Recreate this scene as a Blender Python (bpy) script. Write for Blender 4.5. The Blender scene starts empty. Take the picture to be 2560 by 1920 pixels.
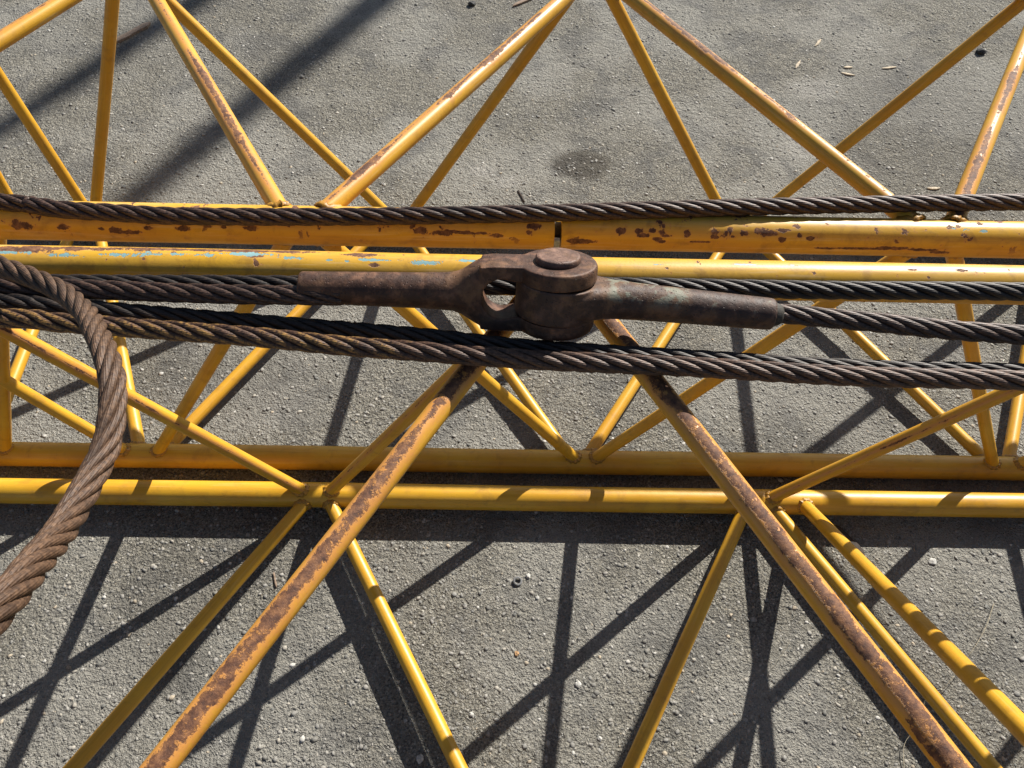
import bpy, math, random
import numpy as np
from mathutils import Vector, Matrix
random.seed(7); RNG = np.random.default_rng(7)
S = bpy.context.scene; COL = S.collection

# ------------------------------------------------------------------ camera, light, exposure
F_PX, PHI, ROLL, CZ = 2022.3, math.radians(54.824), math.radians(-2.4436), 1.4137
cd = bpy.data.cameras.new('camera'); cam = bpy.data.objects.new('camera', cd); COL.objects.link(cam)
fw = Vector((0, math.cos(PHI), -math.sin(PHI))); dn = Vector((0, -math.sin(PHI), -math.cos(PHI))); rt = Vector((1, 0, 0))
rt2 = rt*math.cos(ROLL)+dn*math.sin(ROLL); dn2 = dn*math.cos(ROLL)-rt*math.sin(ROLL)
m3 = Matrix((rt2, -dn2, -fw)).transposed(); cam.matrix_world = Matrix.Translation((0, 0, CZ)) @ m3.to_4x4()
cd.sensor_width = 36; cd.lens = F_PX/2560*36; cd.clip_start = .02; cd.clip_end = 500
S.camera = cam
S.render.resolution_x, S.render.resolution_y = 1024, 768
SUN = Vector((.755, 1.183, 1)).normalized()
elev = math.asin(SUN.z); az = math.atan2(SUN.x, SUN.y)
W = bpy.data.worlds.new('World'); S.world = W; W.use_nodes = True
wn = W.node_tree; bg = wn.nodes['Background']; sky = wn.nodes.new('ShaderNodeTexSky'); sky.sky_type = 'NISHITA'
sky.sun_disc = False; sky.sun_elevation = elev; sky.sun_rotation = az
wn.links.new(sky.outputs[0], bg.inputs[0]); bg.inputs[1].default_value = .05
sl = bpy.data.lights.new('sun', 'SUN'); sl.energy = 5.0; sl.angle = math.radians(.53); sl.color = (1, .95, .87)
so = bpy.data.objects.new('sun', sl); COL.objects.link(so); so.rotation_euler = SUN.to_track_quat('Z', 'Y').to_euler()
S.view_settings.view_transform = 'Standard'; S.view_settings.look = 'None'; S.view_settings.exposure = .82; S.view_settings.gamma = 1
ZG = -.0205                                   # ground level

# ------------------------------------------------------------------ node helpers
class NT:
    def __init__(s, name):
        s.m = bpy.data.materials.new(name); s.m.use_nodes = True; s.t = s.m.node_tree; s.n = s.t.nodes; s.l = s.t.links
        s.b = s.n['Principled BSDF']; s.out = s.n['Material Output']
    def set(s, sock, v):
        if isinstance(v, bpy.types.NodeSocket): s.l.new(v, sock)
        elif v is not None:
            if hasattr(sock.default_value, '__len__') and not hasattr(v, '__len__'): v = (v, v, v)
            if hasattr(sock.default_value, '__len__') and len(sock.default_value) == 4 and len(v) == 3: v = (*v, 1)
            sock.default_value = v
    def math(s, op, a, b=None, c=None, clamp=False):
        n = s.n.new('ShaderNodeMath'); n.operation = op; n.use_clamp = clamp
        s.set(n.inputs[0], a); s.set(n.inputs[1], b) if b is not None else None
        if c is not None: s.set(n.inputs[2], c)
        return n.outputs[0]
    def noise(s, vec, scale, detail=4, rough=.55, dist=0, col=False):
        n = s.n.new('ShaderNodeTexNoise'); s.set(n.inputs['Vector'], vec); n.inputs['Scale'].default_value = scale
        n.inputs['Detail'].default_value = detail; n.inputs['Roughness'].default_value = rough; n.inputs['Distortion'].default_value = dist
        return n.outputs['Color' if col else 'Fac']
    def vor(s, vec, scale, feat='F1', out='Distance', rnd=1):
        n = s.n.new('ShaderNodeTexVoronoi'); n.feature = feat; s.set(n.inputs['Vector'], vec); n.inputs['Scale'].default_value = scale
        n.inputs['Randomness'].default_value = rnd
        return n.outputs[out]
    def ramp(s, fac, stops, interp='LINEAR'):
        n = s.n.new('ShaderNodeValToRGB'); n.color_ramp.interpolation = interp; e = n.color_ramp.elements
        while len(e) < len(stops): e.new(.5)
        for q, (p, c) in zip(e, stops): q.position = p; q.color = (*c, 1) if hasattr(c, '__len__') else (c, c, c, 1)
        s.set(n.inputs[0], fac); return n.outputs[0]
    def smooth(s, v, a, b):                    # 0 at a, 1 at b
        n = s.n.new('ShaderNodeMapRange'); n.interpolation_type = 'SMOOTHSTEP'; s.set(n.inputs[0], v)
        s.set(n.inputs[1], a); s.set(n.inputs[2], b); return n.outputs[0]
    def mix(s, f, a, b, mode='MIX'):
        n = s.n.new('ShaderNodeMix'); n.data_type = 'RGBA'; n.blend_type = mode
        s.set(n.inputs[0], f); s.set(n.inputs[6], a); s.set(n.inputs[7], b); return n.outputs[2]
    def bump(s, h, strength, dist, nrm=None):
        n = s.n.new('ShaderNodeBump'); n.inputs['Strength'].default_value = strength; n.inputs['Distance'].default_value = dist
        s.set(n.inputs['Height'], h)
        if nrm is not None: s.l.new(nrm, n.inputs['Normal'])
        return n.outputs[0]
    def obj(s):
        return s.n.new('ShaderNodeTexCoord').outputs['Object']
    def uv(s):
        q = s.n.new('ShaderNodeUVMap'); x = s.n.new('ShaderNodeSeparateXYZ'); s.l.new(q.outputs[0], x.inputs[0]); return x.outputs[0], x.outputs[1]
    def vec(s, x, y, z):
        n = s.n.new('ShaderNodeCombineXYZ'); s.set(n.inputs[0], x); s.set(n.inputs[1], y); s.set(n.inputs[2], z); return n.outputs[0]
    def attr(s, name, out='Color'):
        n = s.n.new('ShaderNodeAttribute'); n.attribute_name = name; return n.outputs[out]
    def fin(s, base, rough, nrm=None, metal=None, spec=None):
        s.set(s.b.inputs['Base Color'], base); s.set(s.b.inputs['Roughness'], rough)
        if nrm is not None: s.l.new(nrm, s.b.inputs['Normal'])
        if metal is not None: s.set(s.b.inputs['Metallic'], metal)
        if spec is not None: s.set(s.b.inputs['Specular IOR Level'], spec)
        return s.m

YEL = (.60, .332, .022); YEL_OR = (.54, .262, .010); YEL_PALE = (.60, .362, .062); PEACH = (.54, .235, .062)
def paint(name, strip=None, spots=0, blobs=(), blues=(), pale=.5, edge_strip=None):
    """glossy yellow enamel on steel; strip=(u0, width, noise amount) is a worn rust line along the tube"""
    t = NT(name); P = t.obj(); u, v = t.uv()
    uc = t.math('SUBTRACT', t.math('FRACT', t.math('ADD', u, .5)), .5)        # -.5 .. .5, 0 = top of tube
    nf = t.noise(P, 190, 6, .65); nm = t.noise(P, 38, 5, .6, .4); nl = t.noise(P, 9, 3); nx = t.noise(P, 520, 5, .72)
    big = t.noise(P, 5.5, 2)
    rust = None; halo = None
    def add(a, b): return b if a is None else t.math('MAXIMUM', a, b)
    wob = t.math('ADD', t.math('MULTIPLY', t.math('SUBTRACT', nm, .5), .9), t.math('MULTIPLY', t.math('SUBTRACT', nf, .5), .55))
    if strip:
        u0, w, amt = strip
        drift = t.math('MULTIPLY', t.math('SUBTRACT', nl, .5), .10)
        d = t.math('ABSOLUTE', t.math('SUBTRACT', t.math('SUBTRACT', uc, u0), drift))
        ww = t.math('MULTIPLY', t.smooth(big, amt-.12, amt+.10), w)
        q = t.math('SUBTRACT', t.math('DIVIDE', t.math('SUBTRACT', ww, d), w), t.math('MULTIPLY', t.math('ADD', wob, t.math('MULTIPLY', t.math('SUBTRACT', nx, .5), .75)), -2.3))
        rust = add(rust, t.smooth(q, .0, .28)); halo = add(halo, t.math('MULTIPLY', t.smooth(q, -1.6, .15), .9))
    if spots:
        sp = t.noise(t.vec(t.math('MULTIPLY', u, .16), v, 0), 42, 5, .62, .3)
        top = t.smooth(t.math('ABSOLUTE', uc), .34, .12)
        q = t.math('ADD', sp, t.math('MULTIPLY', wob, .03))
        thr = .70-spots*.085
        rust = add(rust, t.math('MULTIPLY', t.smooth(q, thr, thr+.012), top)); halo = add(halo, t.math('MULTIPLY', t.math('MULTIPLY', t.smooth(q, thr-.05, thr+.02), top), .7))
    def blob(u0, v0, ru, rv, k=3.0):
        ru, rv = ru*.8, rv*.85
        a = t.math('DIVIDE', t.math('SUBTRACT', uc, u0), ru); b = t.math('DIVIDE', t.math('SUBTRACT', v, v0), rv)
        d = t.math('SQRT', t.math('ADD', t.math('MULTIPLY', a, a), t.math('MULTIPLY', b, b)))
        return t.math('ADD', t.math('SUBTRACT', 1, d), t.math('MULTIPLY', t.math('ADD', wob, t.math('MULTIPLY', t.math('SUBTRACT', nx, .5), .3)), k))
    for bb in blobs:
        q = blob(*bb); rust = add(rust, t.smooth(q, .02, .12)); halo = add(halo, t.math('MULTIPLY', t.smooth(q, -.5, .2), .6))
    if strip: rust = t.math('MULTIPLY', rust, t.math('SUBTRACT', 1, t.math('MULTIPLY', t.smooth(t.math('ADD', t.math('MULTIPLY', t.noise(P, 62, 5, .65), .7), t.math('MULTIPLY', nx, .3)), .545, .60), .85)))
    blue = None
    for bb in blues: blue = add(blue, t.smooth(blob(*bb, 4.2), .35, .5))
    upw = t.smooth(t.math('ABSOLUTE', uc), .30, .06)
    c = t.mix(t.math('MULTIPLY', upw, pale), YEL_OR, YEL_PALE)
    c = t.mix(t.smooth(nl, .35, .7), c, YEL)
    c = t.mix(t.math('MULTIPLY', t.smooth(nm, .50, .72), .52 if pale > .7 else .34), c, (.24, .115, .022))       # grime film
    sc = t.noise(t.vec(t.math('MULTIPLY', u, 1.2), t.math('MULTIPLY', v, 14), 3), 7, 6, .75, .8)
    crack = t.math('MULTIPLY', t.smooth(t.math('ABSOLUTE', t.math('SUBTRACT', sc, .5)), .006, .0), t.smooth(t.noise(P, 17, 3), .55, .68))
    c = t.mix(t.math('MULTIPLY', crack, .8 if pale > .3 else .35), c, (.12, .06, .02))
    dust = t.smooth(t.noise(P, 420, 2), .66, .74); c = t.mix(t.math('MULTIPLY', dust, .35), c, (.16, .09, .03))
    stre = t.noise(t.vec(t.math('MULTIPLY', u, 7), t.math('MULTIPLY', v, 2.2), 7), 3.2, 5, .6, .3)
    c = t.mix(t.math('MULTIPLY', t.smooth(stre, .50, .72), .42), c, (.36, .175, .018)); c = t.mix(t.math('MULTIPLY', t.smooth(stre, .46, .30), .38*(.4+pale)), c, (.66, .46, .20))
    h = t.math('MULTIPLY', nm, .10)
    rough = t.math('ADD', .30, t.math('MULTIPLY', nm, .22))
    if halo is not None: c = t.mix(halo, c, PEACH)
    if blue is not None: c = t.mix(blue, c, t.mix(nm, (.13, .28, .31), (.25, .40, .40))); h = t.math('SUBTRACT', h, t.math('MULTIPLY', blue, .35))
    if rust is not None:
        rc = t.ramp(t.noise(P, 110, 6, .7), [(.30, (.040, .016, .009)), (.46, (.105, .043, .021)), (.60, (.21, .095, .040)), (.78, (.38, .18, .075))])
        if blue is not None: rust = t.math('MULTIPLY', rust, t.math('SUBTRACT', 1, blue))
        c = t.mix(rust, c, rc); h = t.math('SUBTRACT', h, t.math('MULTIPLY', rust, t.math('SUBTRACT', .62, t.math('MULTIPLY', nx, .6))))
        rough = t.math('ADD', rough, t.math('MULTIPLY', rust, .3), clamp=True)
    fine = t.bump(t.noise(P, 260, 3), .12, .0008)
    return t.fin(c, rough, t.bump(h, .9, .0012, fine), spec=.45)

def rope_mat(name, base, tip, rough=.5, scuff=None, metal=.12):
    t = NT(name); P = t.obj(); n1 = t.noise(P, 30, 4); n2 = t.noise(P, 260, 5, .7)
    c = t.mix(t.smooth(n2, .35, .7), base, tip); c = t.mix(t.math('MULTIPLY', t.smooth(n1, .45, .7), .6), c, tuple(x*.55 for x in base))
    if scuff:
        x = t.n.new('ShaderNodeSeparateXYZ'); t.l.new(P, x.inputs[0])
        win = t.math('MULTIPLY', t.smooth(x.outputs[0], scuff[0], scuff[0]+.03), t.smooth(x.outputs[0], scuff[1], scuff[1]-.15))
        out = t.attr('outer', 'Fac')
        q = t.math('ADD', t.math('MULTIPLY', win, .55), t.math('SUBTRACT', t.noise(P, 45, 4), .5))
        f = t.math('MULTIPLY', t.math('MULTIPLY', t.smooth(q, .42, .62), t.smooth(out, .75, .97)), t.smooth(n2, .38, .6))
        c = t.mix(t.math('MULTIPLY', f, .75), c, (.36, .20, .05))
    return t.fin(c, t.math('ADD', rough, t.math('MULTIPLY', n2, .2)), t.bump(n2, .5, .0006), metal=metal)

# ------------------------------------------------------------------ materials
def asphalt():
    t = NT('asphalt'); P = t.obj()
    Pw = t.n.new('ShaderNodeVectorMath'); Pw.operation = 'ADD'; t.l.new(P, Pw.inputs[0])
    wv = t.n.new('ShaderNodeVectorMath'); wv.operation = 'SCALE'; t.l.new(t.noise(P, 160, 3, col=True), wv.inputs[0]); wv.inputs['Scale'].default_value = .005
    t.l.new(wv.outputs[0], Pw.inputs[1]); Q = Pw.outputs[0]
    v1 = t.vor(Q, 150); c1 = t.vor(Q, 150, out='Color'); v2 = t.vor(Q, 330); c2 = t.vor(Q, 330, out='Color')
    cell = t.math('FRACT', t.math('MULTIPLY', t.math('ADD', c1, 0), 1)); fine = t.noise(P, 900, 4, .7); mid = t.noise(P, 240, 5, .65)
    large = t.noise(P, 2.2, 4, .55); patch = t.noise(P, 7.5, 5, .6, .6)
    s1 = t.n.new('ShaderNodeSeparateColor'); t.l.new(c1, s1.inputs[0]); s2 = t.n.new('ShaderNodeSeparateColor'); t.l.new(c2, s2.inputs[0])
    c = t.ramp(mid, [(.30, (.085, .080, .069)), (.47, (.215, .203, .170)), (.70, (.47, .440, .362))])
    stone = t.ramp(s2.outputs[0], [(0, (.10, .10, .10)), (.35, (.20, .195, .18)), (.7, (.30, .29, .26)), (.93, (.38, .36, .31)), (1, (.52, .51, .48))])
    c = t.mix(t.math('MULTIPLY', t.smooth(v2, .55, .20), .55), c, stone)
    st2 = t.ramp(s1.outputs[1], [(0, (.13, .13, .13)), (.5, (.24, .235, .21)), (.9, (.30, .27, .21)), (1, (.45, .44, .41))])
    c = t.mix(t.math('MULTIPLY', t.math('MULTIPLY', t.smooth(v1, .5, .25), t.smooth(s1.outputs[2], .55, .65)), .6), c, st2)
    crev = t.math('MULTIPLY', t.smooth(mid, .43, .31), .75); c = t.mix(crev, c, (.045, .043, .040))
    crs = t.noise(P, 95, 5, .68, .5); c = t.mix(t.math('MULTIPLY', t.smooth(crs, .45, .30), .50), c, (.06, .057, .052)); c = t.mix(t.math('MULTIPLY', t.smooth(crs, .58, .72), .40), c, (.40, .385, .345))
    wh = t.noise(P, 330, 3, .6); c = t.mix(t.math('MULTIPLY', t.smooth(wh, .64, .71), .8), c, (.60, .575, .51)); c = t.mix(t.math('MULTIPLY', t.smooth(fine, .47, .36), .45), c, (.06, .056, .048)); c = t.mix(t.math('MULTIPLY', t.smooth(fine, .56, .68), .35), c, (.50, .48, .42))
    Q2 = t.vor(Q, 260, out='Color'); s3 = t.n.new('ShaderNodeSeparateColor'); t.l.new(Q2, s3.inputs[0]); g2 = t.vor(Q, 260)
    c = t.mix(t.math('MULTIPLY', t.math('MULTIPLY', t.smooth(s3.outputs[0], .30, .22), t.smooth(g2, .60, .40)), .72), c, (.075, .072, .066))
    c = t.mix(t.math('MULTIPLY', t.math('MULTIPLY', t.smooth(s3.outputs[1], .84, .92), t.smooth(g2, .50, .30)), .75), c, (.58, .555, .49))
    c = t.mix(t.math('MULTIPLY', t.smooth(t.noise(P, 34, 5, .7), .50, .36), .32), c, (.10, .096, .086))
    c = t.mix(t.math('MULTIPLY', t.smooth(large, .42, .58), .58), c, (.37, .36, .325))           # dusty areas
    c = t.mix(t.math('MULTIPLY', t.smooth(patch, .52, .32), .50), c, (.115, .115, .115))        # worn darker bitumen
    x = t.n.new('ShaderNodeSeparateXYZ'); t.l.new(P, x.inputs[0])
    wob = t.math('MULTIPLY', t.math('SUBTRACT', t.noise(P, 16, 5), .5), 1.3)
    def spot(cx, cy, rx, ry, soft=.6):
        a = t.math('DIVIDE', t.math('SUBTRACT', x.outputs[0], cx), rx); b = t.math('DIVIDE', t.math('SUBTRACT', x.outputs[1], cy), ry)
        d = t.math('ADD', t.math('SQRT', t.math('ADD', t.math('MULTIPLY', a, a), t.math('MULTIPLY', b, b))), t.math('MULTIPLY', wob, .55))
        return t.smooth(d, 1+soft*.5, 1-soft*.5)
    c = t.mix(t.math('MULTIPLY', spot(.154, 1.742, .085, .058, .5), .78), c, (.075, .066, .054))   # old oil drip
    for cx, cy, rx, ry, f in ((.86, 2.13, .08, .05, .45), (.78, 1.85, .06, .05, .35), (.43, .78, .10, .04, .18), (1.05, 1.1, .12, .07, .25), (-.60, .93, .16, .07, .25), (-.10, 1.70, .03, .025, .4), (-.03, 1.66, .05, .02, .3)):
        c = t.mix(t.math('MULTIPLY', spot(cx, cy, rx, ry, .9), f), c, (.48, .46, .42))
    for cx, cy, rx, ry, f in ((-.60, .50, .10, .13, .35), (-.55, .38, .05, .06, .4), (1.15, 2.0, .28, .30, .30), (.9, 1.75, .10, .16, .22), (-.62, .98, .22, .10, .35), (-1.1, 2.25, .4, .2, .2)):
        c = t.mix(t.math('MULTIPLY', spot(cx, cy, rx, ry, 1.0), f), c, (.10, .095, .085))
    h = t.math('ADD', t.math('MULTIPLY', t.math('ADD', mid, t.math('MULTIPLY', crs, .9)), 1.15), t.math('MULTIPLY', t.smooth(v1, .6, .0), .35))
    h = t.math('ADD', h, t.math('MULTIPLY', t.smooth(v2, .6, 0), .30)); h = t.math('ADD', h, t.math('MULTIPLY', fine, .18))
    h = t.math('ADD', h, t.math('MULTIPLY', t.smooth(t.noise(P, 70, 3, .5, .5), .35, .6), .5))
    return t.fin(c, .93, t.bump(h, 1.0, .0076), spec=.2)

def stone_mat():
    t = NT('grit'); P = t.obj(); c = t.mix(t.smooth(t.noise(P, 500, 3), .35, .65), t.attr('tint'), (.15, .145, .13)); return t.fin(t.mix(.35, t.attr('tint'), c), .85, t.bump(t.noise(P, 900, 3), .6, .001), spec=.3)
def cast_mat(name, base, lite, paint_c=None):
    t = NT(name); P = t.obj(); n1 = t.noise(P, 24, 6, .65, .3); n2 = t.noise(P, 260, 5, .7); n3 = t.noise(P, 75, 5, .6)
    c = t.ramp(n3, [(.30, tuple(x*.55 for x in base)), (.5, base), (.70, lite)])
    c = t.mix(t.math('MULTIPLY', t.smooth(n1, .48, .66), .55), c, (.20, .105, .05)); c = t.mix(t.math('MULTIPLY', t.smooth(n2, .56, .70), .55), c, (.055, .028, .022))
    if paint_c:
        x = t.n.new('ShaderNodeSeparateXYZ'); t.l.new(P, x.inputs[0])
        win = t.smooth(x.outputs[2], .000, .016)
        win = t.math('MULTIPLY', win, t.smooth(x.outputs[0], .05, .065))
        f = t.math('MULTIPLY', t.smooth(t.math('ADD', n1, t.math('MULTIPLY', n3, .9)), 1.02, 1.13), win)
        c = t.mix(t.math('MULTIPLY', f, .6), c, paint_c)
    h = t.math('ADD', t.math('MULTIPLY', n3, .8), t.math('MULTIPLY', n2, .45))
    pit = t.smooth(t.vor(P, 210), .22, .08); h = t.math('SUBTRACT', h, t.math('MULTIPLY', pit, .5)); c = t.mix(t.math('MULTIPLY', pit, .5), c, (.03, .015, .011))
    edge = t.n.new('ShaderNodeNewGeometry').outputs['Pointiness']; c = t.mix(t.math('MULTIPLY', t.smooth(edge, .515, .56), .5), c, tuple(x*1.5 for x in lite))
    return t.fin(c, t.math('ADD', .44, t.math('MULTIPLY', n3, .3)), t.bump(h, .95, .0012), metal=.05, spec=.4)
def plain(name, col, rough=.7, bs=.4, scale=200, var=.5, dist=.0008):
    t = NT(name); P = t.obj(); n = t.noise(P, scale, 5, .65); return t.fin(t.mix(t.smooth(n, .3, .7), tuple(x*(1-var) for x in col), col), rough, t.bump(n, bs, dist))

M = dict(weld=plain('weld_paint', (.44, .215, .020), .45, .8, 260, .45, .001), ground=asphalt(), grit=stone_mat(),
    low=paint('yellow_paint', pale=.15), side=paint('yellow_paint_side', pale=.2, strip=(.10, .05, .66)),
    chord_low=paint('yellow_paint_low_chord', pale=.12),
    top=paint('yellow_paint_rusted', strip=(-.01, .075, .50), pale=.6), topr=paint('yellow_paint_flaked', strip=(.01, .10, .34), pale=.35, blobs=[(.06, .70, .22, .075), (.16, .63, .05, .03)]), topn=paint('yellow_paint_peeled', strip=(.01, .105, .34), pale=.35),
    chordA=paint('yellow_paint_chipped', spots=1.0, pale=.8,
        blobs=[(.17, -.655, .05, .016), (.18, -.60, .03, .010), (.185, -.55, .022, .008), (.19, -.535, .035, .012), (.21, -.515, .022, .02), (.17, -.49, .02, .006), (.165, -.443, .035, .010), (.15, -.41, .016, .006), (.15, -.39, .014, .004), (.155, -.355, .030, .010), (.15, -.13, .03, .010), (.17, -.103, .03, .02),
               (.155, -.085, .018, .026), (.165, -.065, .016, .034), (.18, -.030, .022, .012), (.15, .013, .022, .005),
               (.22, .088, .026, .026), (.10, .02, .03, .012), (.125, .135, .03, .009), (.12, .158, .03, .008), (.155, .165, .025, .010), (.18, .185, .024, .009), (.13, .190, .032, .008), (.155, .195, .02, .010), (.205, .192, .022, .009), (.115, .178, .025, .006),
               (.20, .245, .012, .016), (.13, .225, .04, .005), (.11, .262, .045, .007), (.155, .262, .022, .008), (.10, .282, .04, .006), (.15, .285, .022, .005), (.12, .30, .03, .007), (.10, .318, .035, .006), (.115, .335, .03, .013), (.165, .352, .03, .007), (.15, .390, .02, .006), (.09, .355, .022, .012), (.125, .375, .03, .005),
               (.235, .46, .016, .062), (.225, .505, .020, .035), (.235, .545, .018, .03), (.26, .57, .022, .016), (.24, .415, .012, .02)],
        blues=[(.045, .60, .03, .010), (.06, .622, .03, .013), (.04, .585, .02, .008)]),
    chordB=paint('yellow_paint_blue_primer', spots=.45, pale=.8,
        blobs=[(-.02, -.62, .05, .05), (-.05, -.55, .04, .09), (-.07, -.40, .035, .16), (-.045, -.20, .03, .03), (.0, -.325, .018, .010), (.06, -.178, .022, .007), (.10, .07, .016, .009), (.005, .50, .02, .01), (.0, .56, .02, .01)],
        blues=[(.015, -.63, .022, .05), (.03, -.56, .030, .03), (.015, -.50, .030, .04), (.0, -.42, .030, .06), (-.02, -.34, .025, .05), (.01, -.28, .022, .02), (.025, -.235, .022, .012), (.03, -.212, .018, .006), (.015, -.18, .020, .04), (.03, -.115, .030, .022), (.0, -.06, .020, .02), (-.01, .03, .014, .05), (.0, .18, .014, .018), (-.02, .3, .014, .06)]),
    rope=rope_mat('rope_steel', (.020, .009, .006), (.100, .055, .036), .38),
    rope_black=rope_mat('rope_greased', (.008, .006, .005), (.040, .027, .020), .40),
    rope_red=rope_mat('rope_scuffed', (.030, .014, .008), (.125, .066, .040), .40, scuff=(-.66, -.02)),
    rope_dusty=rope_mat('rope_dusty', (.044, .022, .012), (.15, .084, .046), .50, metal=.15),
    castL=cast_mat('rusty_forging', (.055, .024, .014), (.165, .080, .046)), castR=cast_mat('rusty_forging_painted', (.042, .022, .016), (.110, .060, .042), (.17, .21, .165)),
    pin=cast_mat('rusty_pin', (.11, .060, .044), (.24, .14, .10)), tar=plain('tar', (.05, .043, .032), .75, .8, 300),
    steel=plain('grey_steel', (.17, .17, .17), .6), wood=plain('weathered_wood', (.30, .22, .16), .9), chip=plain('pale_wood', (.62, .52, .38), .9),
    darkwood=plain('dark_wood', (.06, .045, .035), .9), straw=plain('dry_straw', (.62, .55, .40), .8), dark=plain('dark_stone', (.035, .035, .035), .8), pale=plain('pale_stone', (.55, .54, .50), .85),
    orange=plain('orange_stone', (.55, .33, .16), .85), spigot=plain('spigot_grey', (.42, .50, .60), .45), bark=plain('bark', (.16, .12, .09), .95, .8, 40, .5, .01))

# ------------------------------------------------------------------ object helpers
def mesh_np(name, V, Fq, mat, parent=None, smooth=True, uv=None, extra=None):
    me = bpy.data.meshes.new(name); V = np.asarray(V, np.float32); Fq = np.asarray(Fq, np.int32); k = Fq.shape[1]
    me.vertices.add(len(V)); me.vertices.foreach_set('co', V.ravel()); me.loops.add(Fq.size); me.loops.foreach_set('vertex_index', Fq.ravel())
    me.polygons.add(len(Fq)); me.polygons.foreach_set('loop_start', np.arange(0, Fq.size, k, dtype=np.int32)); me.polygons.foreach_set('loop_total', np.full(len(Fq), k, np.int32))
    me.polygons.foreach_set('use_smooth', np.full(len(Fq), smooth)); me.update(calc_edges=True)
    if uv is not None: l = me.uv_layers.new(name='UVMap'); l.data.foreach_set('uv', np.asarray(uv, np.float32).ravel())
    if extra: 
        for nm, (ty, dat) in extra.items():
            a = me.attributes.new(nm, ty, 'POINT'); a.data.foreach_set('value' if ty == 'FLOAT' else 'color', np.asarray(dat, np.float32).ravel())
    me.materials.append(mat); me.validate()
    o = bpy.data.objects.new(name, me); COL.objects.link(o)
    if parent: o.parent = parent; o.location = -parent.location if parent.type == 'EMPTY' and not parent.parent else (0, 0, 0)
    return o
def thing(name, label, cat, loc=(0, 0, 0), group=None):
    o = bpy.data.objects.new(name, None); o.empty_display_size = .05; COL.objects.link(o); o.location = loc; o['label'] = label; o['category'] = cat
    if group: o['group'] = group
    return o
def tag(o, label, cat, group=None):
    o['label'] = label; o['category'] = cat
    if group: o['group'] = group
    return o
def frame(d, up=Vector((0, 0, 1))):
    d = d.normalized(); u = up-d*up.dot(d)
    if u.length < 1e-4: u = Vector((1, 0, 0))
    u.normalize(); return d, u, d.cross(u)
def tube(name, a, b, r, mat, parent, v0=0, seg=28, cap=True, step=.05, jit=.0004, front=None):
    """straight tube; uv u=0 on the upper side growing toward -Y, v metres"""
    a, b = Vector(a), Vector(b); d, u, w = frame(b-a)
    if w.y > 0: w = -w
    n = max(2, int((b-a).length/step)); V = []; F = []; UV = []
    L = (b-a).length; ph = random.random()*9
    for i in range(n+1):
        t = i/n; c = a+(b-a)*t+u*jit*math.sin(ph+t*L*7)+w*jit*math.sin(ph*2+t*L*5)
        for j in range(seg):
            q = 2*math.pi*j/seg; V.append(c+(u*math.cos(q)+w*math.sin(q))*r)
    for i in range(n):
        for j in range(seg):
            k = (j+1) % seg; F.append((i*seg+j, i*seg+k, (i+1)*seg+k, (i+1)*seg+j))
            u0, u1, q0, q1 = j/seg, (j+1)/seg, v0+L*i/n, v0+L*(i+1)/n
            UV += [(u0, q0), (u1, q0), (u1, q1), (u0, q1)]
    if cap:
        for e in (0, n):
            ci = len(V); V.append(a if e == 0 else b)
            for j in range(0, seg, 1):
                k = (j+1) % seg; F.append((e*seg+j, e*seg+k, ci, ci)); UV += [(0, v0)]*4
    F = [f if len(set(f)) == 4 else f for f in F]
    return mesh_poly(name, V, F, UV, mat, parent)
def mesh_poly(name, V, F, UV, mat, parent, smooth=True):
    me = bpy.data.meshes.new(name); FF = []; UU = []; p = 0
    for f in F:
        g = []; uu = []
        for i, x in enumerate(f):
            if x not in g: g.append(x); uu.append(UV[p+i] if UV else (0, 0))
        p += len(f); FF.append(g); UU += uu
    me.from_pydata([tuple(v) for v in V], [], FF)
    if UV: l = me.uv_layers.new(name='UVMap'); l.data.foreach_set('uv', [c for q in UU for c in q])
    me.polygons.foreach_set('use_smooth', [smooth]*len(me.polygons)); me.materials.append(mat)
    me.update()
    import bmesh
    bm = bmesh.new(); bm.from_mesh(me); bmesh.ops.recalc_face_normals(bm, faces=bm.faces); bm.to_mesh(me); bm.free()
    if smooth:
        try: me.set_sharp_from_angle(angle=math.radians(50))
        except Exception: pass
    o = bpy.data.objects.new(name, me); COL.objects.link(o)
    if parent:
        o.parent = parent; q = parent; off = Vector((0, 0, 0))
        while q: off += q.location; q = q.parent
        o.location = -off
    return o
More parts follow.
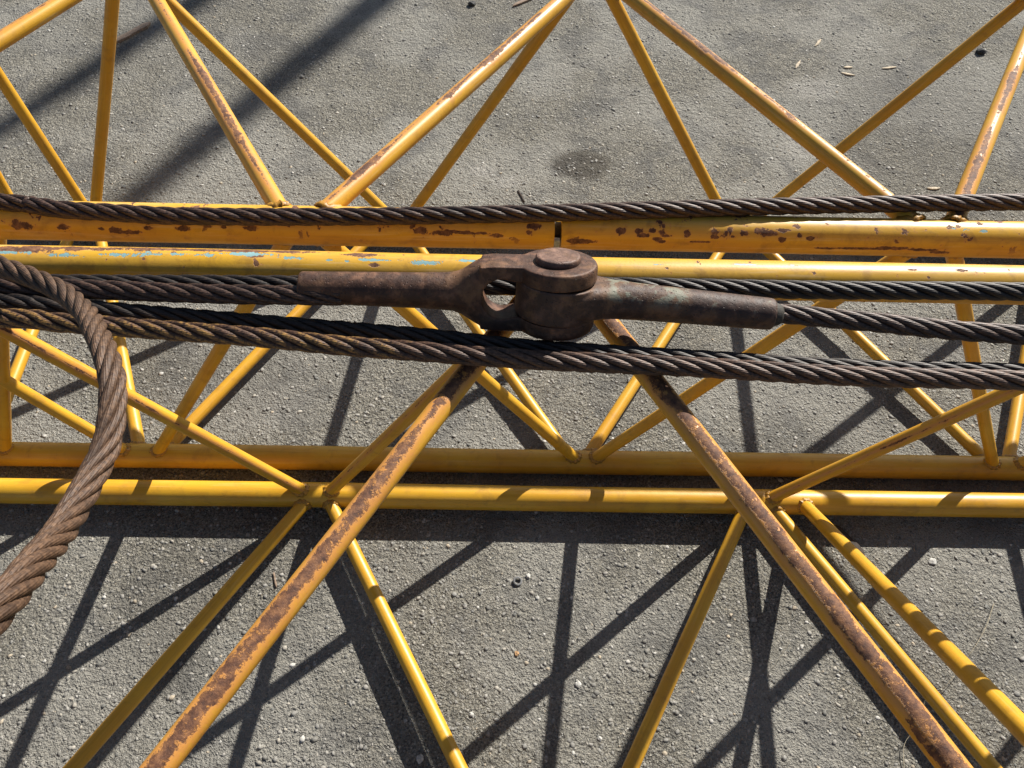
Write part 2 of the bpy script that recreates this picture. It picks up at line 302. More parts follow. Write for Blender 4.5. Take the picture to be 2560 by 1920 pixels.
def weld(E, dr, r, co, cdx, Rc, mat, parent):
    """bead where a lacing tube of radius r leaving E along dr runs into the chord (axis co+cdx*s, radius Rc)"""
    d, u, w = frame(dr); n = 30; ring = []; outs = []
    for j in range(n):
        q = 2*math.pi*j/n; off = (u*math.cos(q)+w*math.sin(q))*r; P0 = E+off-co
        a0 = P0-cdx*P0.dot(cdx); b0 = d-cdx*d.dot(cdx); A = b0.dot(b0); B = 2*a0.dot(b0); C = a0.dot(a0)-Rc*Rc
        D = max(B*B-4*A*C, 0); t = max((-B+math.sqrt(D))/(2*A), .016); P = E+off+d*t
        cn = (P-co)-cdx*(P-co).dot(cdx); cn.normalize(); ring.append(P); outs.append((off.normalized(), cn))
    V = []; F = []; k = 8
    for j in range(n):
        P = ring[j]; tg = (ring[(j+1) % n]-ring[j-1]).normalized(); o, c = outs[j]
        e1 = (o+c).normalized(); e1 = (e1-tg*e1.dot(tg)).normalized(); e2 = tg.cross(e1); rr = .0041*(1+.30*math.sin(j*2.3+r*900)+.2*random.random())
        for i in range(k):
            q = 2*math.pi*i/k; V.append(P+(e1*math.cos(q)*.75+e2*math.sin(q)*1.2)*rr)
    for j in range(n):
        for i in range(k): F.append((j*k+i, j*k+(i+1) % k, ((j+1) % n)*k+(i+1) % k, ((j+1) % n)*k+i))
    return mesh_poly('weld', V, F, [(.5, 0)]*(4*len(F)), mat, parent)

# ------------------------------------------------------------------ the ground
g = mesh_np('ground', [(-60, -60, ZG), (60, -60, ZG), (60, 60, ZG), (-60, 60, ZG)], [(0, 1, 2, 3)], M['ground']); g['kind'] = 'structure'; g.name = 'asphalt_ground'
def ico():
    t = (1+5**.5)/2; v = np.array([(-1, t, 0), (1, t, 0), (-1, -t, 0), (1, -t, 0), (0, -1, t), (0, 1, t), (0, -1, -t), (0, 1, -t), (t, 0, -1), (t, 0, 1), (-t, 0, -1), (-t, 0, 1)])/math.hypot(1, t)
    f = np.array([(0, 11, 5), (0, 5, 1), (0, 1, 7), (0, 7, 10), (0, 10, 11), (1, 5, 9), (5, 11, 4), (11, 10, 2), (10, 7, 6), (7, 1, 8), (3, 9, 4), (3, 4, 2), (3, 2, 6), (3, 6, 8), (3, 8, 9), (4, 9, 5), (2, 4, 11), (6, 2, 10), (8, 6, 7), (9, 8, 1)])
    return v, f
def grit(N):
    v, f = ico(); y = RNG.uniform(-.1, 2.95, N); x = RNG.uniform(-1, 1, N)*(1.05+.42*y)
    s = .0010+.0030*RNG.random(N)**2.6; s[RNG.random(N) < .008] *= 1.4
    V = v[None]*(1+.30*RNG.standard_normal((N, 12, 1))); V = V*np.stack([1+.4*RNG.random(N), 1+.4*RNG.random(N), .36+.22*RNG.random(N)], 1)[:, None]
    a = RNG.uniform(0, 6.28, N); ca, sa = np.cos(a)[:, None], np.sin(a)[:, None]; X = V[..., 0]*ca-V[..., 1]*sa; Y = V[..., 0]*sa+V[..., 1]*ca
    V = np.stack([X*s[:, None]+x[:, None], Y*s[:, None]+y[:, None], V[..., 2]*s[:, None]+ZG+(s*RNG.uniform(-.45, .15, N))[:, None]], -1)
    pal = 1.12*np.array([(.13, .13, .122), (.17, .165, .15), (.20, .195, .18), (.24, .23, .21), (.27, .26, .235), (.30, .28, .24), (.33, .28, .21), (.42, .41, .38)])
    c = pal[RNG.choice(8, N, p=[.13, .2, .22, .18, .12, .09, .025, .035])]*RNG.uniform(.85, 1.15, (N, 1)); c = np.concatenate([c, np.ones((N, 1))], 1)
    F = (f[None]+12*np.arange(N)[:, None, None]).reshape(-1, 3)
    o = mesh_np('asphalt_grit', V.reshape(-1, 3), F, M['grit'], smooth=True, extra={'tint': ('FLOAT_COLOR', np.repeat(c, 12, 0))})
    o['kind'] = 'stuff'; o['label'] = 'coarse grey aggregate grit bound into the asphalt ground'; o['category'] = 'grit'; return o
grit(90000)

# ------------------------------------------------------------------ lattice booms
AX = {  # chord axes: origin, direction, radius
 'A': ((0, .8046, .6361), (.99949, .03199, 0), .0256), 'Ap': ((-.0215, 1.5108, .6182), (.99949, .03199, 0), .0280),
 'C': ((0, .8046, .0050), (.99949, .03199, 0), .0241), 'E': ((-.0215, 1.4574, .0250), (.99949, .03199, 0), .0241),
 'B': ((0, .7089, .6490), (.99952, .03092, 0), .0254), 'Bp': ((.0208, .0361, .6490), (.99952, .03092, 0), .0254),
 'D': ((0, .7179, .0139), (.99952, .03092, 0), .0241), 'Dp': ((.0208, .0445, .0300), (.99952, .03092, 0), .0241)}
def pt(n, s): o, d, r = AX[n]; return Vector(o)+Vector(d)*s
far = thing('crane_boom', 'farther yellow lattice boom section with rust chips and a narrow gap in its near chord', 'crane boom', (0, 1.14, ZG), 'yellow lattice booms lying side by side')
near = thing('crane_boom', 'nearer yellow lattice boom section, blue primer patches on the chord beside the socket joint', 'crane boom', (0, .37, ZG), 'yellow lattice booms lying side by side')
def chord(n, s0, s1, mat, par, r=None, label=None):
    o = tube('chord', pt(n, s0), pt(n, s1), r or AX[n][2], mat, par, v0=s0, seg=48, step=.04)
    if label: o['label'] = label
    return o
chord('A', -2.4, .0474, M['chordA'], far, .0264, 'chord tube left of the narrow gap'); chord('A', .0570, 2.6, M['chordA'], far, .0254, 'chord tube right of the narrow gap, rust chips and a long scrape')
chord('Ap', -2.4, 2.6, M['chord_low'], far); chord('C', -2.4, 2.6, M['chord_low'], far); chord('E', -2.4, 2.6, M['chord_low'], far)
tube('splice_spigot', pt('A', .02), pt('A', .085), .012, M['tar'], far, seg=24)
def strap_bar():
    c = pt('A', .0522); V = []; F = []
    for x in (-.0038, .0038):
        for y, z_ in ((-.0235, .004), (-.0195, .006), (-.0145, -.022), (-.0185, -.024)): V.append(c+Vector((x, y, z_)))
    F = [(0, 1, 2, 3), (4, 7, 6, 5)]+[(i, i+4, (i+1) % 4+4, (i+1) % 4) for i in range(4)]
    mesh_poly('splice_plate', V, F, None, M['spigot'], far, False)
strap_bar()
chord('B', -2.4, 2.6, M['chordB'], near, None, 'upper chord with pale blue primer showing on its crest'); chord('Bp', -2.4, 2.6, M['chordB'], near); chord('D', -2.4, 2.6, M['chord_low'], near); chord('Dp', -2.4, 2.6, M['chord_low'], near)
tops, bots, sides = .0130, .0125, .0113
LACE = [  # boom, chord, s, chord, s, radius, material
 (far, 'A', -.313, 'Ap', -.721, tops, 'top'), (far, 'A', -.270, 'Ap', .155, tops+.0004, 'top'), (far, 'A', .549, 'Ap', .137, tops, 'top'), (far, 'A', .586, 'Ap', 1.008, tops, 'top'), (far, 'A', -1.038, 'Ap', -.700, tops, 'top'),
 (far, 'A', 1.43, 'Ap', 1.04, tops, 'top'), (far, 'A', 1.455, 'Ap', 1.88, tops, 'top'), (far, 'A', -1.10, 'Ap', -1.53, tops, 'top'),
 (far, 'E', -1.188, 'Ap', -1.201, bots, 'low'), (far, 'E', -1.017, 'Ap', -1.109, bots, 'low'), (far, 'E', -1.004, 'Ap', -.750, bots, 'low'), (far, 'E', -.281, 'Ap', -.731, bots, 'low'), (far, 'E', -.255, 'Ap', .130, bots, 'low'),
 (far, 'E', .540, 'Ap', .152, bots, 'low'), (far, 'E', .572, 'Ap', 1.002, bots, 'low'), (far, 'E', 1.40, 'Ap', 1.03, bots, 'low'), (far, 'E', 1.43, 'Ap', 1.86, bots, 'low'),
 (far, 'C', .126, 'E', -.268, bots, 'low'), (far, 'C', .150, 'E', .553, bots, 'low'), (far, 'C', -.729, 'E', -1.000, bots, 'low'), (far, 'C', -.692, 'E', -.302, bots, 'low'), (far, 'C', -1.035, 'E', -1.045, bots, 'low'),
 (far, 'C', .980, 'E', .574, bots, 'low'), (far, 'C', 1.007, 'E', 1.327, bots, 'low'), (far, 'C', 1.83, 'E', 1.43, bots, 'low'),
 (far, 'A', -.284, 'C', .142, sides, 'low'), (far, 'A', .561, 'C', .160, sides, 'low'), (far, 'A', -.701, 'C', -.994, sides, 'low'), (far, 'A', -1.066, 'C', -.745, sides, 'low'), (far, 'A', -.302, 'C', -.700, sides, 'low'),
 (far, 'A', .593, 'C', .979, sides, 'low'), (far, 'A', 1.42, 'C', 1.010, sides, 'low'), (far, 'A', 1.45, 'C', 1.84, sides, 'low'),
 (near, 'B', -.800, 'D', -.377, sides, 'side'), (near, 'B', .051, 'D', -.347, sides, 'side'), (near, 'B', .067, 'D', .462, sides, 'low'), (near, 'B', .937, 'D', .494, sides, 'side'), (near, 'B', .96, 'D', 1.34, sides, 'side'), (near, 'B', -.83, 'D', -1.21, sides, 'side'),
 (near, 'D', -.375, 'Dp', -.788, bots, 'low'), (near, 'D', -.346, 'Dp', .039, bots, 'low'), (near, 'D', .467, 'Dp', .087, bots, 'low'), (near, 'D', .505, 'Dp', .895, bots, 'low'), (near, 'D', 1.33, 'Dp', .92, bots, 'low'), (near, 'D', -1.22, 'Dp', -.83, bots, 'low'),
 (near, 'D', .571, 'Bp', .549, bots, 'low'),
 (near, 'B', .035, 'Bp', -.363, tops+.0004, 'topn'), (near, 'B', .070, 'Bp', .439, tops+.0004, 'topr'), (near, 'B', -.86, 'Bp', -.50, tops, 'topn'), (near, 'B', .94, 'Bp', .60, tops, 'topn'),
 (near, 'Bp', -.37, 'Dp', .04, sides, 'low'), (near, 'Bp', .44, 'Dp', .07, sides, 'low'), (near, 'Bp', -.50, 'Dp', -.80, sides, 'low'), (near, 'Bp', .58, 'Dp', .88, sides, 'low')]
for bo, a, sa, b, sb, r, mt in LACE:
    up = Vector((0, 0, .0125 if (a, b) == ('A', 'Ap') else 0)); P, Q = pt(a, sa)+up, pt(b, sb)+up; dq = (Q-P).normalized()*(.018 if up.z else 0); P += dq; Q -= dq; o = tube('lacing_tube', P, Q, r, M[mt], bo, v0=0 if mt == 'topr' else random.random()*5, seg=24, cap=False)
    P -= dq; Q += dq
    for e, dr, n in ((P, Q-P, a), (Q, P-Q, b)):
        c, d, R = AX[n]; w = weld(e, dr, r, Vector(c), Vector(d), R, M['weld'], o)

# ------------------------------------------------------------------ wire ropes
def spline(pts, step):
    P = np.array(pts, float); P = np.vstack([2*P[0]-P[1], P, 2*P[-1]-P[-2]]); out = []
    for i in range(1, len(P)-2):
        n = max(2, int(np.linalg.norm(P[i+1]-P[i])/step)*2); t = np.linspace(0, 1, n, endpoint=False)[:, None]
        out.append(.5*((2*P[i])+(-P[i-1]+P[i+1])*t+(2*P[i-1]-5*P[i]+4*P[i+1]-P[i+2])*t*t+(-P[i-1]+3*P[i]-3*P[i+1]+P[i+2])*t**3))
    Q = np.vstack(out+[P[-2][None]])
    for _ in range(3): Q[1:-1] = (Q[:-2]+2*Q[1:-1]+Q[2:])/4
    L = np.concatenate([[0], np.cumsum(np.linalg.norm(np.diff(Q, axis=0), axis=1))]); s = np.arange(0, L[-1], step)
    return np.stack([np.interp(s, L, Q[:, k]) for k in range(3)], 1), s
def wire_rope(name, pts, mat, parent=None, r=.0118, step=.0042, lay=.157, ph0=0, NW=13):
    C, s = spline(pts, step); n = len(C); T = np.gradient(C, axis=0); T /= np.linalg.norm(T, axis=1)[:, None]
    for _ in range(4): T[1:-1] = (T[:-2]+2*T[1:-1]+T[2:])/4
    T /= np.linalg.norm(T, axis=1)[:, None]
    U = np.zeros_like(C); u = np.array([0, 0, 1.])
    for i in range(n): u = u-T[i]*(u@T[i]); u /= np.linalg.norm(u); U[i] = u
    Wv = np.cross(T, U); rs = r*.346; Rh = r-rs; VV = []; FF = []; UVv = []; OUT = []
    K = NW*4; tau = np.linspace(0, 2*np.pi, K, endpoint=False)
    wob = .10*np.sin(s*6+ph0)
    for k in range(6):
        a = ph0+2*np.pi*k/6+2*np.pi*s/lay+wob                      # right-hand lay
        rad = U*np.cos(a)[:, None]+Wv*np.sin(a)[:, None]; Pc = C+rad*Rh
        Ts = np.gradient(Pc, axis=0); Ts /= np.linalg.norm(Ts, axis=1)[:, None]
        N1 = rad-Ts*np.sum(rad*Ts, 1)[:, None]; N1 /= np.linalg.norm(N1, axis=1)[:, None]; N2 = np.cross(Ts, N1)
        tw = -2*np.pi*12.4*s*(.0118/r)                             # wires twist the other way inside the strand
        ang = tau[None]+tw[:, None]
        rr = rs*(1.0-.10*(1-np.abs(np.cos(tau*NW/2)))**1.0)[None]*np.ones((n, 1))
        V = Pc[:, None]+(N1[:, None]*np.cos(ang)[..., None]+N2[:, None]*np.sin(ang)[..., None])*rr[..., None]
        base = len(VV)*n*K; VV.append(V.reshape(-1, 3)); OUT.append((.5+.5*np.cos(ang)).ravel())
        i, j = np.meshgrid(np.arange(n-1), np.arange(K), indexing='ij'); j2 = (j+1) % K
        FF.append(np.stack([i*K+j, (i+1)*K+j, (i+1)*K+j2, i*K+j2], -1).reshape(-1, 4)+base)
    o = mesh_np(name, np.vstack(VV), np.vstack(FF), mat, parent, extra={'outer': ('FLOAT', np.concatenate(OUT))})
    return o
GR = 'wire ropes lying along the booms'
K1 = [(-1.6, .80, .69), (-1.1, .79, .68), (-.68, .782, .668), (-.638, .779, .668), (-.593, .773, .668), (-.513, .771, .668), (-.451, .770, .668), (-.342, .775, .668), (-.231, .782, .668), (-.119, .790, .669), (.048, .804, .670), (.35, .838, .6675), (.70, .869, .667), (1.1, .898, .667), (1.7, .94, .667)]
K2 = [(-1.6, .59, .6745), (-.9, .622, .6745), (-.619, .636, .6745), (-.415, .647, .6745), (-.315, .652, .6745), (-.141, .661, .6745), (.103, .673, .6745), (.336, .681, .6745), (.414, .684, .6745), (.630, .694, .6745), (1.1, .708, .6745), (1.7, .726, .6745)]
K3 = [(-1.6, .60, .67), (-1.0, .624, .674), (-.614, .629, .678), (-.565, .628, .680), (-.501, .625, .684), (-.422, .620, .690), (-.320, .615, .698), (-.248, .6135, .703), (-.20, .6150, .7036)]
K4 = [(-1.6, .60, .674), (-1.0, .608, .674), (-.608, .607, .674), (-.560, .605, .674), (-.496, .602, .674), (-.402, .597, .674), (-.302, .592, .674), (-.203, .587, .674), (-.094, .581, .674), (-.003, .573, .674), (.100, .569, .674), (.192, .567, .674), (.389, .563, .674), (.588, .567, .674), (1.1, .575, .674), (1.7, .58, .674)]
K5 = [(-1.6, .555, .676), (-1.0, .572, .680), (-.592, .578, .682), (-.528, .575, .682), (-.392, .570, .682), (-.294, .566, .682), (-.197, .559, .682), (-.091, .554, .683), (.033, .548, .685), (.188, .547, .686), (.380, .542, .688), (.574, .546, .688), (1.1, .552, .688), (1.7, .555, .688)]
K6 = [(.26, .6215, .7008), (.303, .620, .700), (.371, .615, .700), (.430, .611, .700), (.491, .607, .699), (.588, .604, .698), (1.0, .60, .690), (1.7, .60, .674)]
K7 = [(-1.3, .74, .69), (-.95, .72, .70), (-.75, .675, .715), (-.622, .634, .723), (-.584, .616, .728), (-.548, .599, .735), (-.509, .578, .744), (-.476, .555, .753), (-.434, .515, .774), (-.400, .473, .799), (-.371, .434, .818), (-.352, .402, .825), (-.345, .380, .824), (-.340, .357, .822), (-.337, .330, .822), (-.336, .303, .828), (-.334, .273, .838), (-.326, .239, .860), (-.314, .204, .894), (-.304, .173, .922), (-.299, .139, .948), (-.300, .100, .972), (-.33, .04, .99), (-.42, -.03, .97), (-.58, -.08, .90), (-.8, -.1, .78)]
K_SHADE = [(1.03, 1.493, .661), (.8, 1.491, .661), (.4, 1.4785, .661), (.16, 1.471, .661), (.092, 1.472, .661), (.082, 1.482, .661), (.092, 1.492, .661), (.16, 1.496, .661), (.45, 1.505, .661), (1.0, 1.522, .661), (1.5, 1.537, .661), (2.1, 1.555, .661)]  # unseen rope, added and shaped to cast shade on the nearer boom's lower chord
def solo(nm, pts, mat, label, **k): return tag(wire_rope(nm, pts, mat, **k), label, 'wire rope', GR)
solo('wire_rope', K1, M['rope'], 'dark brown wire rope farthest up the photo, resting on the rust-chipped chord', ph0=.3)
solo('wire_rope', K2, M['rope_black'], 'blackish wire rope tucked against the chord with blue patches, passing behind the socket joint', ph0=1.1)
solo('wire_rope', K4, M['rope_black'], 'black greased wire rope just below the socket joint, behind the scuffed rope', ph0=.6)
solo('wire_rope', K5, M['rope_red'], 'reddish brown wire rope nearest the viewer, with yellow paint scuffs on its left part', ph0=1.9)
solo('wire_rope', K7, M['rope_dusty'], 'thick dusty brown wire rope looping over the others at the left edge', ph0=.2)

solo('wire_rope', K_SHADE, M['rope'], 'unseen doubled wire rope beyond the top edge, added to shade the nearer lower chord', ph0=.5)

# ------------------------------------------------------------------ socket joint
def remesh(o, vox, it=6, f=.5):
    r = o.modifiers.new('remesh', 'REMESH'); r.mode = 'VOXEL'; r.voxel_size = vox; r.use_smooth_shade = True
    s = o.modifiers.new('smooth', 'SMOOTH'); s.iterations = it; s.factor = f
def cyl(V, F, a, b, ra, rb, seg=48, up=Vector((0, 0, 1)), prof=None):
    a, b = Vector(a), Vector(b); d, u, w = frame(b-a, up); base = len(V); prof = prof or [(0, ra), (1, rb)]
    for t, r in prof:
        for j in range(seg):
            q = 2*math.pi*j/seg; V.append(a+(b-a)*t+(u*math.cos(q)+w*math.sin(q))*r)
    n = len(prof)
    for i in range(n-1):
        for j in range(seg): k = (j+1) % seg; F.append((base+i*seg+j, base+i*seg+k, base+(i+1)*seg+k, base+(i+1)*seg+j))
    F.append(tuple(base+j for j in range(seg))[::-1]); F.append(tuple(base+(n-1)*seg+j for j in range(seg)))
def ex(V, F, poly, y0, y1):                   # extrude an x-z polygon along y
    base = len(V); n = len(poly); V += [Vector((x, y0, z)) for x, z in poly]+[Vector((x, y1, z)) for x, z in poly]
    F.append(tuple(base+i for i in range(n))); F.append(tuple(base+n+i for i in range(n))[::-1])
    for i in range(n): k = (i+1) % n; F.append((base+i, base+n+i, base+n+k, base+k))
TILT = math.radians(25)
PC = Vector((.047, .629, .7065))
def local(exv):
    e = Vector(exv).normalized(); n = Vector((0, math.sin(TILT), math.cos(TILT))); n = (n-e*n.dot(e)).normalized(); y = n.cross(e)
    return Matrix((e, y, n)).transposed().to_4x4()
pL = thing('rope_pendant', 'left rope pendant ending in the rusty brown fork socket that holds the pin', 'rope pendant', tuple(PC))
pR = thing('rope_pendant', 'right rope pendant ending in the darker eye socket with greenish paint traces', 'rope pendant', tuple(PC))
def part(name, V, F, mat, par, mx, sm=True):
    me = bpy.data.meshes.new(name); me.from_pydata([tuple(v) for v in V], [], F); me.materials.append(mat); me.update()
    import bmesh
    bm = bmesh.new(); bm.from_mesh(me); bmesh.ops.recalc_face_normals(bm, faces=bm.faces); bm.to_mesh(me); bm.free()
    me.polygons.foreach_set('use_smooth', [sm]*len(me.polygons))
    o = bpy.data.objects.new(name, me); COL.objects.link(o); o.parent = par; o.matrix_local = mx; return o
# fork (local x to the right, z along the pin)
mm = .001
def arcp(cx, cz, rx, rz, a0, a1, n=10): return [(cx+rx*math.cos(math.radians(a0+(a1-a0)*i/n)), cz+rz*math.sin(math.radians(a0+(a1-a0)*i/n))) for i in range(n+1)]
def loft(V, F, secs, n=40):                   # superellipse sections (x, half depth, half height, exponent)
    base = len(V)
    for x, hy, hz, e in secs:
        for j in range(n):
            q = 2*math.pi*j/n; c_, s_ = math.cos(q), math.sin(q)
            V.append(Vector((x*mm, hy*mm*math.copysign(abs(c_)**(2/e), c_), hz*mm*math.copysign(abs(s_)**(2/e), s_))))
    for i in range(len(secs)-1):
        for j in range(n): k = (j+1) % n; F.append((base+i*n+j, base+i*n+k, base+(i+1)*n+k, base+(i+1)*n+j))
    F.append(tuple(base+j for j in range(n))); F.append(tuple(base+(len(secs)-1)*n+j for j in range(n)))
V = []; F = []
loft(V, F, [(-150, 21.5, 21.5, 2), (-126, 22, 22, 2), (-118, 22.2, 23.0, 2.1), (-110, 22.3, 26, 2.3), (-103, 22.3, 30.5, 2.6), (-96, 22.2, 35, 3.0), (-91, 22, 37.5, 3.4), (-85.5, 22, 39, 4.0)])
top = [(-88*mm, 20*mm), (-88*mm, 38.2*mm), (-72*mm, 40.2*mm), (-25*mm, 40*mm), (-25*mm, 21.2*mm), (-46*mm, 21.2*mm), (-54*mm, 23*mm)]+arcp(-62*mm, 0, 24*mm, 25*mm, 90, 165, 9)+[(-88*mm, 5*mm)]
bot = [(x, -z) for x, z in top]; bot = [(x, max(z, -39.5*mm)) for x, z in bot]
ex(V, F, top, -21.8*mm, 21.8*mm); ex(V, F, bot[::-1], -21.8*mm, 21.8*mm)
cyl(V, F, (0, 0, 20.6*mm), (0, 0, 40*mm), 0, 0, 64, Vector((1, 0, 0)), [(0, 45.7*mm), (.8, 45.7*mm), (1, 44*mm)])
cyl(V, F, (0, 0, -40*mm), (0, 0, -22*mm), 0, 0, 64, Vector((1, 0, 0)), [(0, 43.5*mm), (.3, 45.7*mm), (1, 45.7*mm)])
cyl(V, F, (-298*mm, 0, 0), (-118*mm, 0, 0), 0, 0, 48, Vector((0, 0, 1)), [(0, 17.2*mm), (.012, 18.4*mm), (.93, 21.4*mm), (.955, 22.4*mm), (1, 22.2*mm)])
fork = part('fork_socket', V, F, M['castL'], pL, local((1, .012, .010))); remesh(fork, .0014, 6)
wire_rope('rope', K3, M['rope'], pL, ph0=2.2)
V = []; F = []
cyl(V, F, (0, 0, -21.3*mm), (0, 0, 20.0*mm), 0, 0, 64, Vector((1, 0, 0)), [(0, 47.5*mm), (1, 47.5*mm)])
cyl(V, F, (20*mm, 0, 0), (252*mm, 0, 0), 0, 0, 48, Vector((0, 0, 1)), [(0, 19.5*mm), (.10, 20*mm), (.22, 21.6*mm), (.35, 21.4*mm), (.98, 18.6*mm), (1, 17.6*mm)])
loft(V, F, [(0, 47.3, 20.5, 5), (14, 45.5, 20.5, 5), (28, 40, 20.5, 4.5), (42, 33, 20.5, 4), (54, 27.5, 20.6, 3.2), (66, 24, 21, 2.6), (80, 22, 21.6, 2.2), (100, 21.4, 21.4, 2)])
eye = part('eye_socket', V, F, M['castR'], pR, local((1, -.050, -.020))); remesh(eye, .0014, 8)
V = []; F = []; cyl(V, F, (248*mm, 0, 0), (262*mm, 0, 0), 0, 0, 24, Vector((0, 0, 1)), [(0, 15*mm), (.4, 14*mm), (.8, 12.4*mm), (1, 10*mm)])
nk = part('poured_collar', V, F, M['tar'], pR, local((1, -.050, -.020)))
wire_rope('rope', K6, M['rope'], pR, ph0=.9)
V = []; F = []
cyl(V, F, (0, 0, -46*mm), (0, 0, 47.5*mm), 0, 0, 64, Vector((1, 0, 0)), [(0, 18*mm), (.03, 20.5*mm), (.05, 20.5*mm), (.051, 15*mm), (.905, 15*mm), (.906, 25*mm), (.925, 25.9*mm), (.975, 25.9*mm), (1, 24.2*mm)])
pin = part('clevis_pin', V, F, M['pin'], None, Matrix.Translation(PC+Vector((0, .001, 0))) @ local((1, .012, .010)))
remesh(pin, .0012, 3); tag(pin, 'rusty round-headed pin standing through the fork and eye of the socket joint', 'pin')

# ------------------------------------------------------------------ small things on the ground
def bar_thing(name, a, b, w, h, mat, label, cat, group=None, ends=.3, n=7):
    a, b = Vector((*a, ZG+h*.5+.0005)), Vector((*b, ZG+h*.5+.001)); d, u, s = frame(b-a); V = []; F = []
    for i in range(n+1):
        t = i/n; k = 1 if 0 < i < n else ends; k *= 1+.15*random.uniform(-1, 1); c = a+(b-a)*t+s*w*.12*random.uniform(-1, 1)
        for sx, sy in ((1, 1), (.2, 1.25), (-1, .8), (-1, -1), (0, -1.1), (1, -1)): V.append(c+s*sx*w*.5*k+u*sy*h*.5*(k*.5+.5))
    for i in range(n):
        for j in range(6): F.append((i*6+j, i*6+(j+1) % 6, (i+1)*6+(j+1) % 6, (i+1)*6+j))
    F += [tuple(range(6)), tuple(n*6+j for j in range(6))]
    o = mesh_poly(name, V, F, None, mat, None, False); return tag(o, label, cat, group)
bar_thing('wood_splinter', (-1.252, 2.19), (-1.165, 2.315), .022, .008, M['wood'], 'brown weathered wood splinter lying at the top left beside the steep yellow tube', 'wood splinter')
bar_thing('wood_splinter', (-.05, 2.50), (.03, 2.57), .012, .006, M['wood'], 'short grey brown stick at the top edge near the centre', 'wood splinter')
bar_thing('wood_splinter', (.636, .705), (.684, .642), .016, .006, M['darkwood'], 'dark splintered wood piece lying in the long shadow right of centre, beside the nearer boom', 'wood splinter')
chips = [((.900, 2.347), (.925, 2.385), 'leaning wood chip nearest the top edge of the photo'), ((.818, 2.225), (.838, 2.265), 'thin tilted wood chip, leftmost of the pale ones at the upper right'), ((.968, 2.240), (.994, 2.243), 'tiny pale wood chip just above the thin flat one'), ((.955, 2.212), (.992, 2.200), 'thin flat wood chip just below a tiny one'), ((1.085, 2.242), (1.13, 2.253), 'longest pale wood chip, lying level at the upper right'), ((1.082, 1.704), (1.116, 1.706), 'short thick pale wood chip just above the topmost rope')]
for a, b, l in chips: bar_thing('wood_chip', a, b, .008, .003, M['chip'], l, 'wood chip', 'pale wood chips on the asphalt', n=3)
bar_thing('twig', (-.006, 1.63), (.013, 1.583), .004, .003, M['darkwood'], 'short dark twig standing out just above the topmost rope near the middle', 'twig')
bar_thing('twig', (-.425, .562), (-.414, .533), .003, .003, M['wood'], 'tiny brown twig between the lower left tubes', 'twig')
def stone(x, y, r, mat, label, fl=.6):
    v, f = ico(); import bmesh
    bm = bmesh.new(); bmesh.ops.create_icosphere(bm, subdivisions=2, radius=1)
    for q in bm.verts: q.co *= 1+random.uniform(-.22, .18); q.co.x *= r*1.2; q.co.y *= r; q.co.z *= r*fl
    me = bpy.data.meshes.new('stone'); bm.to_mesh(me); bm.free(); me.materials.append(mat); o = bpy.data.objects.new('stone', me); COL.objects.link(o)
    o.location = (x, y, ZG+r*fl*.5); o.rotation_euler = (0, 0, random.random()*6); return tag(o, label, 'stone', 'loose stones on the asphalt')
stone(1.416, 2.35, .0125, M['dark'], 'black stone lying at the upper right between two yellow tubes', .8); stone(-.181, 2.50, .011, M['dark'], 'dark stone at the top edge left of centre', .8)
stone(.136, .384, .0052, M['pale'], 'white stone chip right of the crossing shadows, low in the middle'); stone(-.044, .327, .0040, M['pale'], 'small white stone chip low in the middle, left of the crossing shadows')
stone(-.124, .255, .006, M['pale'], 'flat white stone in the broad shadow at the bottom edge'); stone(.171, .298, .0035, M['pale'], 'tiny white stone near the bottom, left of the lower right tube')
stone(.029, .432, .0042, M['orange'], 'small orange stone in the middle of the lower asphalt'); stone(.814, .639, .007, M['pale'], 'pale elongated stone under the tubes at the lower right', .4)
stone(.045, .575, .0045, M['pale'], 'cream pebble beside the metal washer, upper right of it'); stone(.063, .535, .0035, M['pale'], 'cream pebble to the lower right of the metal washer')
# washer
V = []; F = []; n, k = 40, 10
for i in range(n):
    a = 2*math.pi*i/n
    for j in range(k):
        q = 2*math.pi*j/k; rr = .0068+.0020*math.copysign(abs(math.cos(q))**.6, math.cos(q)); V.append(Vector((rr*math.cos(a), rr*math.sin(a), .0017*math.copysign(abs(math.sin(q))**.6, math.sin(q)))))
for i in range(n):
    for j in range(k): F.append((i*k+j, i*k+(j+1) % k, ((i+1) % n)*k+(j+1) % k, ((i+1) % n)*k+j))
wsh = mesh_poly('washer', V, F, None, M['steel'], None); wsh.location = (.026, .564, ZG+.0032); wsh.rotation_euler = (.12, .1, 0); tag(wsh, 'small grey metal washer lying flat on the sunlit asphalt', 'washer')
def straw(pts, r, label):
    C, s = spline(pts, .004); V = []; F = []
    for i, c in enumerate(C):
        for j in range(5): q = 2*math.pi*j/5; V.append(Vector((c[0]+r*math.cos(q)*.8, c[1]+r*math.cos(q)*.5, c[2]+r*math.sin(q))))
    for i in range(len(C)-1):
        for j in range(5): F.append((i*5+j, i*5+(j+1) % 5, (i+1)*5+(j+1) % 5, (i+1)*5+j))
    return tag(mesh_poly('straw_stalk', V, F, None, M['straw'], None), label, 'straw', 'dry straw stalks on the asphalt')
z = ZG
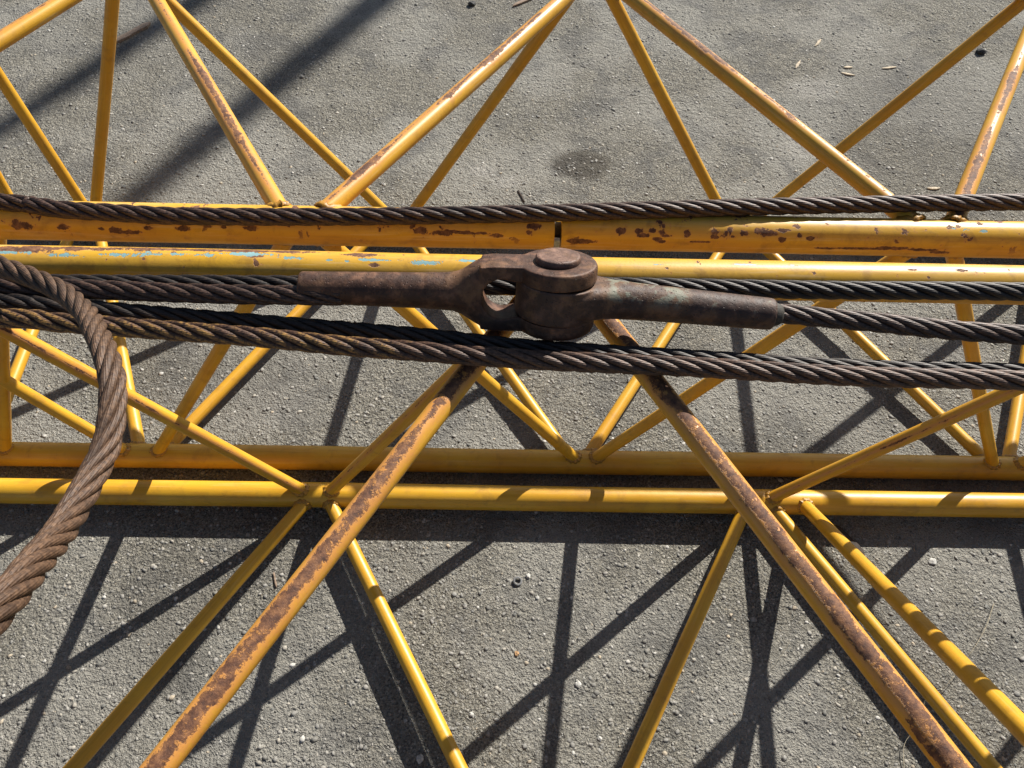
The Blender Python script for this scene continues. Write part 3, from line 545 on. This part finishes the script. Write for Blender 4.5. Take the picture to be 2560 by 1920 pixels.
straw([(.905, .56, z+.004), (.86, .50, z+.02), (.80, .435, z+.02), (.751, .386, z+.004)], .0014, 'long pale straw stalk passing under the rightmost lower tube')
straw([(.735, .385, z+.002), (.70, .335, z+.010), (.675, .305, z+.008), (.668, .26, z+.002)], .0010, 'bent thin straw stalk beside the rusty tube at the bottom right')
straw([(.475, .425, z+.003), (.50, .455, z+.012), (.515, .475, z+.004)], .0007, 'short straw stalk lying in the shadow crossing, lower right of centre')

# ------------------------------------------------------------------ bare trees beyond the frame whose trunks throw the soft shadow bands
def tree(base, H, r, lean, label, seed):
    rnd = random.Random(seed); t = thing('bare_tree', label, 'tree', (*base, ZG), 'bare trees beyond the yard')
    def limb(nm, p0, d, L, r0, par, wig):
        C = [Vector(p0)]; dd = Vector(d).normalized()
        for i in range(8): dd = (dd+Vector((rnd.uniform(-1, 1), rnd.uniform(-1, 1), rnd.uniform(-.3, .6)))*wig).normalized(); C.append(C[-1]+dd*L/8)
        V = []; F = []
        for i, c in enumerate(C):
            rr = r0*(1-.55*i/8)
            for j in range(10): q = 2*math.pi*j/10; V.append(c+Vector((math.cos(q), math.sin(q), 0))*rr)
        for i in range(8):
            for j in range(10): F.append((i*10+j, i*10+(j+1) % 10, (i+1)*10+(j+1) % 10, (i+1)*10+j))
        return mesh_poly(nm, V, F, None, M['bark'], par), C
    tr, C = limb('trunk', (*base, ZG), (lean[0], lean[1], 1), H*math.hypot(lean[0], 1), r, t, .004)
    for i in range(3):
        k = rnd.choice((1, 2)); a = rnd.uniform(0, 6.28); limb('branch', C[k], (math.cos(a), math.sin(a), .7), H*.22, r*.22, t, .2)
    return t
def sunbase(x, y, d): return (x+SUN.x/math.hypot(SUN.x, SUN.y)*d, y+SUN.y/math.hypot(SUN.x, SUN.y)*d)
tree((2.28, 8.0), 5.55, .115, (.1675, 0), 'slim leaning bare tree beyond the top of the photo, throwing the darker soft shadow band', 3)
tree((2.05, 8.34), 5.7, .10, (.13, 0), 'slimmer leaning bare tree beyond the top of the photo, throwing the fainter soft shadow band', 5)
